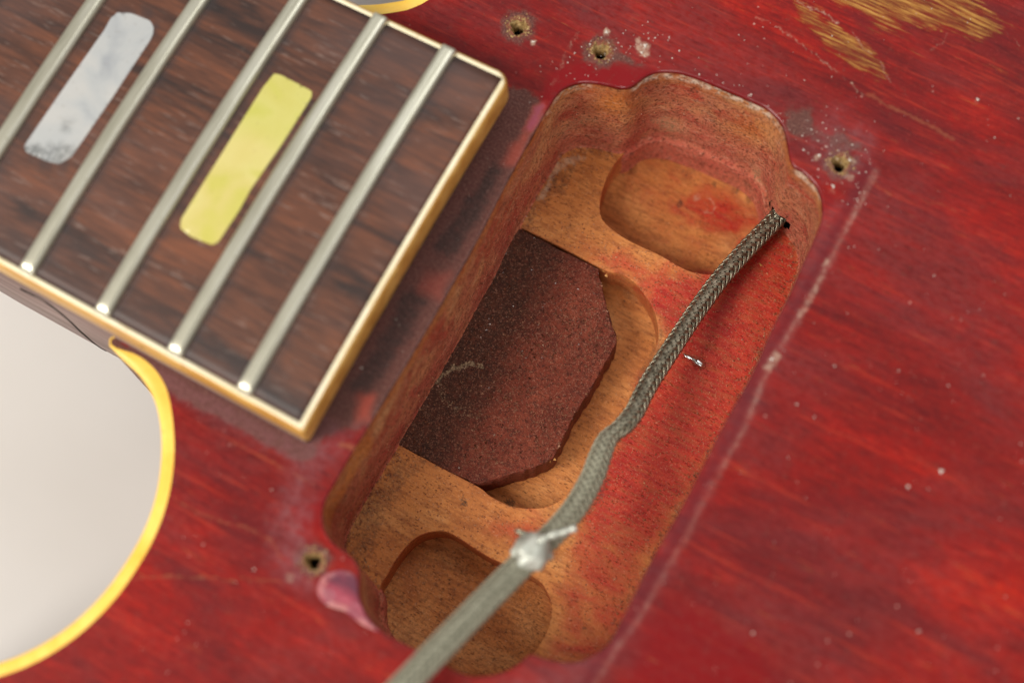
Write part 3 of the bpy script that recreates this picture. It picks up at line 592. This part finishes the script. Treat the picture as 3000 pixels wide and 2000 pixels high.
# neck tenon standing in its pocket
tin = jitter_grid(ten[:,0].min(), ten[:,0].max(), ten[:,1].min(), ten[:,1].max(), .5); tin = tin[inside(tin, ten)]; tin = tin[dist_line(tin, ten, True) > .3]
ch = offset(ten, -.12)
tv2, tt = cdt([ch], tin[inside(tin, ch)]); tt = tt[inside(tv2[tt].mean(1), ch)]; tv2, tt = compact(tv2, tt)
tz = ZF + .12 + .16*(fbm(tv2, 2.5)-.5); de = dist_line(tv2, ch, True); tz = np.where(de < .02, ZF+.08, tz)
tv = np.column_stack([tv2, tz]); b = len(tv); n = len(ten)
prof = [(-.12, ZF+.08), (0, ZF-.1), (.02, ZF-2), (.03, ZT-.5)]
jag = .55*(fbm(ten, .8)-.5)
ring = np.vstack([np.column_stack([offset(ten, a + (jag if i > 0 else 0)), np.full(n, z)]) for i, (a, z) in enumerate(prof)])
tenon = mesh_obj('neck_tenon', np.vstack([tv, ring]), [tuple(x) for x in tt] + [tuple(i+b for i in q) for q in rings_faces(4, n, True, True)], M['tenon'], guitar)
allv = np.vstack([tv, ring]); p = to_px(allv)
attr(tenon, 'black', np.maximum(.8*(1-sst(dist_line(p, [(1513,660),(1170,1300)]), 60, 290)), .3*fbm(p, 60)))  # dark left half: black dust, plus the left wall's shade painted in
attr(tenon, 'pale', np.maximum(.75*streak(p, [(1270,1110),(1320,1082),(1370,1068),(1415,1075)], 16, 20, 12), .5*streak(p, [(1280,1100),(1310,1190),(1390,1220)], 18, 20, 20)))

# fingerboard
fb = empty('fingerboard', (*uv(u_end-30, 0), 3)); put(fb, guitar); fb.location = Vector((*uv(u_end-30, 0), 3))*K - guitar.location
us = np.concatenate([np.linspace(-110, u_end-1.0, 130)]); nv = 40
bv = []
for u in us:
    h = half(u) - 1.0; vs_ = np.linspace(-h, h, nv); bv += [(*uv(u, v), bz(v)) for v in vs_]
bv = np.array(bv); bfaces = rings_faces(len(us), nv, False, True)
n0 = len(bv); m = len(us)
lowi = [i*nv for i in range(m)]; hii = [i*nv+nv-1 for i in range(m)]
per = lowi + [(m-1)*nv + k for k in range(1, nv)] + hii[::-1][1:]
bot = bv[per].copy(); bot[:, 2] = 3.0
bfaces += [(per[i+1], per[i], n0+i, n0+i+1) for i in range(len(per)-1)]
board = mesh_obj('wooden_playing_surface', np.vstack([bv, bot]), bfaces, M['rose'], fb)
bpx = to_px(np.vstack([bv, bot])); bu = (np.vstack([bv, bot])[:, :2]-mid22) @ ud; bvv = (np.vstack([bv, bot])[:, :2]-mid22) @ vd
gm = sst(-bvv, half(0)-7, half(0)-1)*.7
for n_, x in fret_u.items(): gm = np.maximum(gm, .85*np.exp(-((bu-x-1.3)/.7)**2))  # dark line on each fret's bridge side: its cast shadow, painted in
gm = np.maximum(gm, blot(bpx, [(330,30),(450,40),(470,90),(430,130),(445,70)], 10, 14, 16)); gm = np.maximum(gm, blot(bpx, [(70,440),(220,470),(190,500),(130,490)], 10, 14, 14))
attr(board, 'grime_and_shade', gm)
# binding round the board: swept section, scraped pale on top, amber on its side
pathp = [('l', u) for u in np.linspace(-110, u_end-.8, 120)]
pts = [uv(u, -half(u)) for _, u in pathp]; nrm = [-vd]*len(pts)
def corner(cu, cv, r, a0, a1, k):
    for t in np.linspace(a0, a1, k):
        d = ud*math.cos(t) + vd*math.sin(t); pts.append(uv(cu, cv) + d*r); nrm.append(d)
H = half(u_end)
corner(u_end-.5, -H+.5, .5, -math.pi/2, 0, 6)
for v in np.linspace(-H+1.2, H-2.6, 60): pts.append(uv(u_end, v)); nrm.append(ud)
corner(u_end-2.2, H-2.2, 2.2, 0, math.pi/2, 12)
for u in np.linspace(u_end-3.2, -110, 120): pts.append(uv(u, half(u))); nrm.append(vd)
pts = np.array(pts); nrm = np.array(nrm); vv_ = (pts-mid22) @ vd
prof = [(-1.02, -.25), (-1.0, .02), (-.6, .03), (-.36, -.05), (-.1, -.26), (0, -.6), (.1, -4.3), (.0, -4.9), (-.6, -4.95)]
bnv = []
wear = .06*(fbm(pts*1.0, 6.0)-.5)
uu = (pts-mid22) @ ud
dip = np.zeros(len(pts))
for n_, x in fret_u.items(): dip = np.maximum(dip, np.exp(-((uu-x)/1.1)**2))
dip *= (vv_ < -half(0)+2)
for a, z in prof:
    # the corner of the wood is square, so the inner line is pulled back to it at the rounded corners
    q = pts + nrm*a
    if a < -1: 
        q_uv = np.stack([(q-mid22) @ ud, (q-mid22) @ vd], 1)
    bnv.append(np.column_stack([q, bz(np.clip(vv_, -half(0), half(0))) + z + wear - dip*(.22 if z > -.4 else 0)]))
npf = len(prof); npt = len(pts); bnv = np.stack(bnv, 1).reshape(-1, 3)
bf, bm_ = [], []
for i in range(npt-1):
    for k in range(npf-1):
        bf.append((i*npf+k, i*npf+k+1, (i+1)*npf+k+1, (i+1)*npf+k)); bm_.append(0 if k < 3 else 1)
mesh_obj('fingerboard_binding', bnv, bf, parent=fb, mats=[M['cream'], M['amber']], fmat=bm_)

# frets
def make_fret(n, u):
    h = half(u); v0, v1 = -h+.75, h-.2
    prof = [(1.17*math.cos(a)*(1 if abs(math.cos(a)) < .9 else 1), .92*min(1, 1.25*math.sin(a)**.8)) for a in np.linspace(0, math.pi, 13)]
    vs_ = np.concatenate([v0 + np.array([0, .08, .22, .45, .8, 1.2]), np.linspace(v0+2.0, v1-1.2, 50), v1 - np.array([.6, .25, .08, 0])])
    k0 = np.array([.30, .55, .78, .92, .98, 1.0] + [1.0]*50 + [1, .97, .85, .5]); hz = np.array([.05, .38, .66, .86, .96, 1] + [1.0]*50 + [1, .92, .7, .1])
    ctr = np.array([*uv(u, 0), ZE+1])
    ve = []
    for v, a, hh in zip(vs_, k0, hz):
        for x, z in prof: ve.append((*(uv(u + x*(.75+.25*a), v)), bz(v) + z*hh - .02))
    ve = np.array(ve); m_ = len(prof)
    o = mesh_obj('fret', ve - ctr, rings_faces(len(vs_), m_, False, False) + [tuple(range(m_)), tuple(range((len(vs_)-1)*m_, len(vs_)*m_))[::-1]], M['nickel'])
    o.parent = fb; o.location = Vector(ctr)*K - guitar.location - fb.location
for n, u in fret_u.items(): make_fret(n, u)

# block inlays
def inlay(name, poly, mat, label, grime_and_shade):
    q = PP(poly, ZE+1.0)
    for _ in range(3): q = np.array([P(x, y, bz(to_uv(a)[1]))[:2] for (x, y), a in zip(poly, q)])
    q = ccw(resample(closed_spline(q, .25) if False else resample(q, .35, True), .3, True))
    g = jitter_grid(q[:,0].min(), q[:,0].max(), q[:,1].min(), q[:,1].max(), .5); g = g[inside(g, q)]; g = g[dist_line(g, q, True) > .25]
    v, t_ = cdt([q], g); t_ = t_[inside(v[t_].mean(1), q)]; v, t_ = compact(v, t_)
    z = np.array([bz(to_uv(a)[1]) for a in v]) + .035
    n = len(q); rv = np.vstack([np.column_stack([offset(q, o_), np.array([bz(to_uv(a)[1]) for a in q]) + dz]) for o_, dz in ((0, .035), (.03, -.0), (.03, -.4))])
    allv = np.vstack([np.column_stack([v, z]), rv]); b = len(v)
    o = mesh_obj(name, allv, [tuple(x) for x in t_] + [tuple(i+b for i in f_) for f_ in rings_faces(3, n, True, True)], mat, fb)
    o['label'] = label; p_ = to_px(allv); attr(o, 'grime_and_shade', np.max([blot(p_, g_, 14, 16, 14)*s for g_, s in grime_and_shade], 0) if grime_and_shade else np.zeros(len(allv)))
inlay('block_inlay', [(344,38),(385,40),(440,62),(450,80),(448,100),(440,118),(330,285),(223,440),(210,459),(172,481),(137,472),(77,446),(70,430),(200,240),(306,89),(325,54)], M['pearl'], 'silvery grey pearl block inlay with ragged ends', [([(60,425),(130,430),(140,480),(70,460)], .8), ([(130,420),(240,430),(200,490),(110,490)], .6), ([(180,365),(215,350),(205,385),(185,390)], .5)])
inlay('block_inlay', [(803,217),(820,219),(914,268),(912,286),(822,428),(733,557),(702,614),(640,708),(622,717),(560,693),(528,668),(531,642),(650,450),(772,255)], M['pearly'], 'yellowed pearl block inlay nearer the fingerboard end', [])

# neck under the board
neck = []
usn = np.linspace(-112, u_end-.9, 60); prof_a = np.linspace(math.pi, 2*math.pi, 20)
for u in usn:
    h = half(u) - .12
    zn = -9.0 - 9.0*float(sst(np.array([u]), -66, -42)[0])
    neck.append((*uv(u, -h), 3.05)); neck.append((*uv(u, -h), zn))
    for a in prof_a[1:-1]: neck.append((*uv(u, h*math.cos(a)), zn - 11.0*abs(math.sin(a))**.8))
    neck.append((*uv(u, h), zn)); neck.append((*uv(u, h), 3.05))
m_ = 2 + 18 + 2
mesh_obj('neck', neck, rings_faces(len(usn), m_, True, True) + [tuple(range((len(usn)-1)*m_, len(usn)*m_))], M['neck'], guitar)

# crack at the heel and the side dot in the binding, both on the neck's lower side
def PV(px_, py_, v):
    d = RM @ np.array([(px_-1500)/FPX, -(py_-1000)/FPX, -1.0]); n_ = np.array([*vd, 0])
    t = (v - (CAM[:2]-mid22) @ vd)/(d @ n_); return CAM + t*d
q = open_spline([PV(x, y, -half(-45)-.05) for x, y in ((60,845),(130,880),(191,926),(240,972),(285,1010),(312,1026))], .4)
tv, tf = tube(q, .22*(.4+fbm(q[:, :2], 1.5)), 6); nk = bpy.data.objects['neck']
mesh_obj('heel_crack', tv, tf, M['hole'], nk)
dc = PV(398, 990, -half(-16)-.02); dc[2] = ZE - 2.3; tv, tf = tube(np.array([dc + np.array([*vd, 0])*k for k in (.6, .1, -.03)]), [.8, .8, .7], 16); mesh_obj('side_dot', tv, tf, M['hole'], fb)

# lifted flake of lacquer at the cavity's lower left corner
FL = [(932,1722),(942,1700),(955,1685),(975,1675),(1000,1670),(1030,1678),(1045,1700),(1048,1745),(1061,1785),(1085,1825),(1112,1850),(1065,1831),(1015,1792),(990,1784),(962,1773),(938,1750)]
q = ccw(closed_spline(PP(FL), .35)); g = jitter_grid(q[:,0].min(), q[:,0].max(), q[:,1].min(), q[:,1].max(), .4); g = g[inside(g, q)]; g = g[dist_line(g, q, True) > .2]
v, t_ = cdt([q], g); t_ = t_[inside(v[t_].mean(1), q)]; v, t_ = compact(v, t_)
zz = .16 + .5*sst(dist_line(v, PP([(950,1690),(932,1722),(962,1773),(1015,1792),(1085,1838)])), 1.6, 0) ; n = len(q)
zq = .16 + .5*sst(dist_line(q, PP([(950,1690),(932,1722),(962,1773),(1015,1792),(1085,1838)])), 1.6, 0)
rv = np.vstack([np.column_stack([q, zq]), np.column_stack([offset(q, .05), zq-.1]), np.column_stack([offset(q, -.3), np.full(n, -.05)])])
fv = np.vstack([np.column_stack([v, zz]), rv]); fp = to_px(fv)
fo = mesh_obj('lifted_lacquer_flake', fv, [tuple(x) for x in t_] + [tuple(i+len(v) for i in f_) for f_ in rings_faces(3, n, True, True)], M['pinkflake'], body)
attr(fo, 'edge', np.maximum(streak(fp, [(945,1700),(934,1722),(962,1773),(1015,1792),(1085,1838)], 20, 14, 8), .7*streak(fp, [(960,1686),(1000,1672),(1035,1682)], 9, 14, 6)))
attr(fo, 'purple', blot(fp, [(950,1700),(1000,1665),(1060,1680),(1065,1770),(1030,1745),(985,1715)], 16, 20, 10))

# ------------------------------------------------------------------ braided cable rising out of the cavity
PATH = [(2345,565,-19.6),(2300,615,-19.8),(2262,655,-20.0),(2183,736,-19.6),(2108,821,-18.6),(2045,906,-17.4),(1999,974,-16.2),(1954,1042,-15.2),(1910,1110,-14.2),(1880,1164,-13.4),(1857,1210,-12.6),(1826,1247,-11.6),(1782,1285,-10.8),(1757,1340,-9.8),(1735,1400,-8.8),(1690,1480,-7.2),(1632,1552,-5.2),(1557,1625,-2.6),(1470,1712,0),(1403,1780,2.0),(1310,1876,4.2),(1224,1966,6.2),(1100,2095,8.5),(900,2300,11),(650,2540,13)]
cpath = open_spline([P(x, y, z) for x, y, z in PATH], .28)
s_arc = np.r_[0, np.cumsum(np.linalg.norm(np.diff(cpath, axis=0), axis=1))]
# radius: tight braid in the cavity, looser above the kink
kk = np.argmin(np.linalg.norm(cpath - P(1782,1285,-10.8), axis=1)); sk = s_arc[kk]
R = 1.26 + .24*sst(s_arc, sk-2, sk+6) + .12*sst(s_arc, sk+14, sk+24) - .16*np.exp(-((s_arc-sk+1.5)/1.4)**2)
T, A, B = frames(cpath)
cable = empty('braided_cable', tuple(P(2268,655,-21)), label='grey braided wire coming out of the cavity wall and rising towards the viewer', category='wire')
tv, tf = tube(cpath[::2], R[::2]*.90, 14); mesh_obj('cable_core', tv, tf, M['core'], cable)
N, pitch = 8, 8.6
allv, allf = [], []
cross = [(math.cos(a), math.sin(a)) for a in (math.pi/4, 3*math.pi/4, 5*math.pi/4, 7*math.pi/4)]
for sgn in (1, -1):
    for i in range(N):
        for wv_ in (-1, 0, 1):
            base = 2*math.pi*i/N*1.0 + wv_*.165
            th = base + sgn*2*math.pi*s_arc/pitch
            other = (sgn*2*(2*math.pi*s_arc/pitch) + base)*N/(2*math.pi)
            ph = math.pi/2*(i + other) + math.pi/4
            dr = .11*sgn*np.cos(ph) + .015*wv_*np.cos(ph*.5)
            r = R + dr
            c_, s_ = np.cos(th)[:, None], np.sin(th)[:, None]
            rad = A*c_ + B*s_; pc = cpath + rad*r[:, None]
            tg = np.gradient(pc, axis=0); tg /= np.linalg.norm(tg, axis=1)[:, None]
            sd = np.cross(tg, rad)
            wr = .105
            ve = np.stack([pc + (rad*x + sd*y)*wr for x, y in cross], 1).reshape(-1, 3)
            b = sum(len(x) for x in allv); allv.append(ve); allf += [tuple(q_+b for q_ in f_) for f_ in rings_faces(len(pc), 4)]
loose = sst(s_arc, sk-9, sk+6)  # paler above the kink: weathered braid, with the light there painted in
br = mesh_obj('braid', np.vstack(allv), allf, M['wire'], cable); br['kind'] = 'stuff'; attr(br, 'loose', np.tile(np.repeat(loose, 4), N*6))
# solder joint, frayed tail and stub
def lump(name, ctr, rad, axis, mat, seed, parent, amp=.22):
    bm = bmesh.new(); bmesh.ops.create_icosphere(bm, subdivisions=4, radius=1.0)
    ax = Vector(axis).normalized(); rot = ax.to_track_quat('X', 'Z').to_matrix()
    from mathutils import noise as mn
    for v in bm.verts:
        k = 1 + amp*mn.noise(v.co*1.7 + Vector((seed, 3, 1))) + amp*.4*mn.noise(v.co*4 + Vector((seed, 8, 1)))
        v.co = rot @ Vector((v.co.x*rad[0]*k, v.co.y*rad[1]*k, v.co.z*rad[2]*k))
        v.co = (v.co + Vector(ctr))*K
    me = bpy.data.meshes.new(name); bm.to_mesh(me); bm.free(); me.materials.append(mat)
    me.polygons.foreach_set('use_smooth', [True]*len(me.polygons))
    o = bpy.data.objects.new(name, me); C.objects.link(o); put(o, parent); return o
bc = P(1557, 1618, -1.6); tg = P(1470,1712,0)-P(1632,1552,-5)
lump('solder_joint', bc, (2.9, 2.4, 2.2), tg, M['blob'], 4, cable)
tail = open_spline([P(1560,1600,-1.0), P(1605,1572,-.4), P(1645,1560,-.2), P(1688,1545,.1)], .3)
tv, tf = tube(tail, np.linspace(1.0, .78, len(tail)) + .1*np.sin(np.arange(len(tail))*1.3), 10, .6); mesh_obj('frayed_tail', tv, tf, M['blob'], cable)
stub = open_spline([P(1590,1590,-3.2), P(1560,1572,-2.6), P(1528,1560,-2.4), P(1512,1552,-2.4)], .3)
tv, tf = tube(stub, np.linspace(.9, .5, len(stub)), 8, .7); mesh_obj('frayed_stub', tv, tf, M['wire'], cable)

# solder splash on the red floor
sc = empty('solder_splash', tuple(P(2035, 1055, ZF)), label='small bright solder teardrop lying on the red cavity floor', category='solder')
q = open_spline([P(2004,1040,ZF+.15), P(2018,1045,ZF+.2), P(2033,1054,ZF+.32), P(2048,1064,ZF+.36), P(2062,1073,ZF+.25), P(2066,1076,ZF+.15)], .12)
tv, tf = tube(q, np.interp(np.linspace(0, 1, len(q)), [0, .2, .4, .6, .85, 1], [.10, .2, .27, .46, .40, .08]), 12, 1.15); mesh_obj('teardrop', tv, tf, M['solder'], sc)
tv, tf = tube(open_spline([P(2003,1036,ZF+.15), P(2010,1044,ZF+.3), P(2022,1052,ZF+.2)], .15), .13, 8); mesh_obj('tail', tv, tf, M['solder'], sc)

# ------------------------------------------------------------------ dust, grit and crumbs
def crumbs(name, pos, size, mat, label, cat, flat=.5):
    tet = np.array([(1,0,0),(-.5,.87,0),(-.5,-.87,0),(.1,.05,.9),(0,0,-.5)]); tf_ = [(0,1,3),(1,2,3),(2,0,3),(1,0,4),(2,1,4),(0,2,4)]
    n = len(pos); a = rng.uniform(0, 6.28, n); ca, sa = np.cos(a), np.sin(a); st = rng.uniform(.5, 1.6, n)
    v = tet[None]*np.stack([size*st, size, size*flat], 1)[:, None]; v += rng.uniform(-.25, .25, v.shape)*size[:, None, None]*np.array([1, 1, flat])
    x = v[..., 0]*ca[:, None] - v[..., 1]*sa[:, None]; y = v[..., 0]*sa[:, None] + v[..., 1]*ca[:, None]
    V = np.stack([x, y, v[..., 2]], -1) + pos[:, None]
    F = [(i*5+p_[0], i*5+p_[1], i*5+p_[2]) for i in range(n) for p_ in tf_]
    o = mesh_obj(name, V.reshape(-1, 3), F, mat, smooth=False); o['kind'] = 'stuff'; o['label'] = label; o['category'] = cat; return o
def scatter(n, poly, z, avoid=(), clump=None):
    poly = np.asarray(poly); out = []
    while len(out) < n:
        p_ = np.stack([rng.uniform(poly[:,0].min(), poly[:,0].max(), n*2), rng.uniform(poly[:,1].min(), poly[:,1].max(), n*2)], 1)
        k = inside(p_, poly)
        for a_ in avoid: k &= ~inside(p_, a_)
        if clump: k &= fbm(p_, clump) > rng.uniform(.2, .75, len(p_))
        out += list(p_[k])
    o = np.array(out[:n]); return np.column_stack([o, np.full(n, z)])
hp = []
for c in hole_c:
    a_ = rng.uniform(0, 6.283, 60); r_ = 1.25 + np.abs(rng.normal(0, .42, 60)); hp += [(c[0]+r*math.cos(q_), c[1]+r*math.sin(q_), .05) for r, q_ in zip(r_, a_)]
hp = np.array(hp)
crumbs('wood_chips', hp, rng.uniform(.07, .22, len(hp)), M['tan'], 'small tan wood chips broken out round the screw holes', 'wood chips', .7)
frame = PP([(-150,-150),(3150,-150),(3150,2150),(-150,2150)]); frame = frame[inside(frame, outl)] if False else frame
brd = np.array([uv(-110,-30), uv(u_end+.3,-30), uv(u_end+.3,30), uv(-110,30)])
a1 = scatter(330, frame, .05, (lip, brd), 14); a1 = a1[inside(a1[:, :2], inner)]
a2 = scatter(170, PP([(1560,180),(1900,60),(2150,240),(2300,330),(2600,430),(2500,640),(2380,560),(2280,330),(1900,190),(1650,240)]), .05, (lip, brd))
a3 = np.array([(*P(2400,455)[:2],.1),(*P(2440,545)[:2],.1),(*P(2490,470)[:2],.15),(*P(1890,135)[:2],.1),(*P(1880,155)[:2],.1),(*P(1776,96)[:2],.1),(*P(1562,124)[:2],.1),(*P(2865,293)[:2],.1),(*P(2690,1848)[:2],.1),(*P(2660,1425)[:2],.1),(*P(2758,1380)[:2],.1),(*P(2385,1222)[:2],.1),(*P(2262,1052)[:2],.1)])
pos = np.vstack([a1, a2, a3]); sz = np.r_[np.minimum(.045*np.exp(.55*np.abs(rng.standard_normal(len(a1)))), .26), rng.uniform(.05, .14, len(a2)), np.full(len(a3), .28)]
crumbs('dust_specks', pos, sz, M['speck'], 'pale dust specks scattered over the red lacquer', 'dust')
b1 = scatter(4200, ten, ZF+.18, (), 5); b1 = b1[inside(b1[:, :2], offset(rim, -.2))]
crumbs('dark_grit', b1, np.minimum(.28, .07*np.exp(.5*np.abs(rng.standard_normal(len(b1))))), M['grit'], 'dark glittering grit on the brown neck tenon', 'grit', .8)
c1 = scatter(1500, offset(rim, -.2), ZF+.04, (up, lp, tp), 10)
dwl = rng.integers(0, len(rim), 2200); rp_ = offset(rim, -np.abs(rng.normal(0, .9, len(rim))))[dwl] + rng.normal(0, .15, (2200, 2))
c2 = np.column_stack([rp_, np.full(len(rp_), ZF+.06)]); c2 = c2[~inside(rp_, up) & ~inside(rp_, lp) & ~inside(rp_, tp) & inside(rp_, offset(rim, -.05))]
pos = np.vstack([c1, c2]); crumbs('sawdust_grains', pos, rng.uniform(.05, .17, len(pos)), M['grain'], 'brown wood grains lying on the cavity floor and along its walls', 'sawdust', .8)

wi = rng.integers(0, len(wv), 9000); wp = wv[wi] + rng.normal(0, .2, (9000, 3)); wp[:, :2] -= wn[wi % nw]*.03
wp = wp[(wp[:, 2] < -1.2) & (wp[:, 2] > ZU) & (np.linalg.norm(wp-hc, axis=1) > 2.6)]
crumbs('wood_fuzz', wp, rng.uniform(.04, .13, len(wp)), M['grain'], 'rough brown wood fuzz clinging to the routed cavity walls', 'sawdust', 1.0)
fv_, ff_ = [], []
for _ in range(24):
    on_t = rng.random() < .6; pl_ = ten if on_t else rim
    c_ = scatter(1, pl_, (ZF+.32 if on_t else ZF+.14))[0]
    if not inside(c_[None, :2], offset(rim, -1.5))[0] or (not on_t and (inside(c_[None, :2], up)[0] or inside(c_[None, :2], lp)[0] or inside(c_[None, :2], tp)[0])): continue
    a_ = rng.uniform(0, 6.28); l_ = rng.uniform(.5, 1.5); bnd = rng.uniform(-1, 1)
    q = np.array([c_ + np.array([math.cos(a_+bnd*t)*l_*t, math.sin(a_+bnd*t)*l_*t, .05*math.sin(3*t)]) for t in np.linspace(0, 1, 8)])
    v_, f_ = tube(q, .022, 5); b = sum(len(x) for x in fv_); fv_.append(v_); ff_ += [tuple(i+b for i in g_) for g_ in f_]
lf = mesh_obj('lint_fibres', np.vstack(fv_), ff_, M['grain']); lf['kind'] = 'stuff'; lf['label'] = 'short thin lint fibres lying on the tenon and cavity floor'; lf['category'] = 'lint'
bits = [(*P(2229,776,ZF+.1), .42), (*P(1776,806,ZF+.25), .35), (*P(1768,795,ZF+.25), .3), (*P(1626,1345,ZF+.3), .3), (*P(1612,1352,ZF+.3), .25), (*P(2330,880,ZF+.1), .3), (*P(1470,1468,ZF-4.8), .3)]
bits = np.array(bits); crumbs('wood_crumbs', bits[:, :3], bits[:, 3], M['chip'], 'few larger orange wood crumbs lying loose in the cavity', 'wood crumbs', .5)

# ------------------------------------------------------------------ table
g = np.array([(-900,-700,-47),(900,-700,-47),(900,900,-47),(-900,900,-47)], float)
tb = mesh_obj('table', g, [(0,1,2,3)], M['table'], smooth=False); tb['kind'] = 'structure'; tb['label'] = 'plain white table top under the guitar'
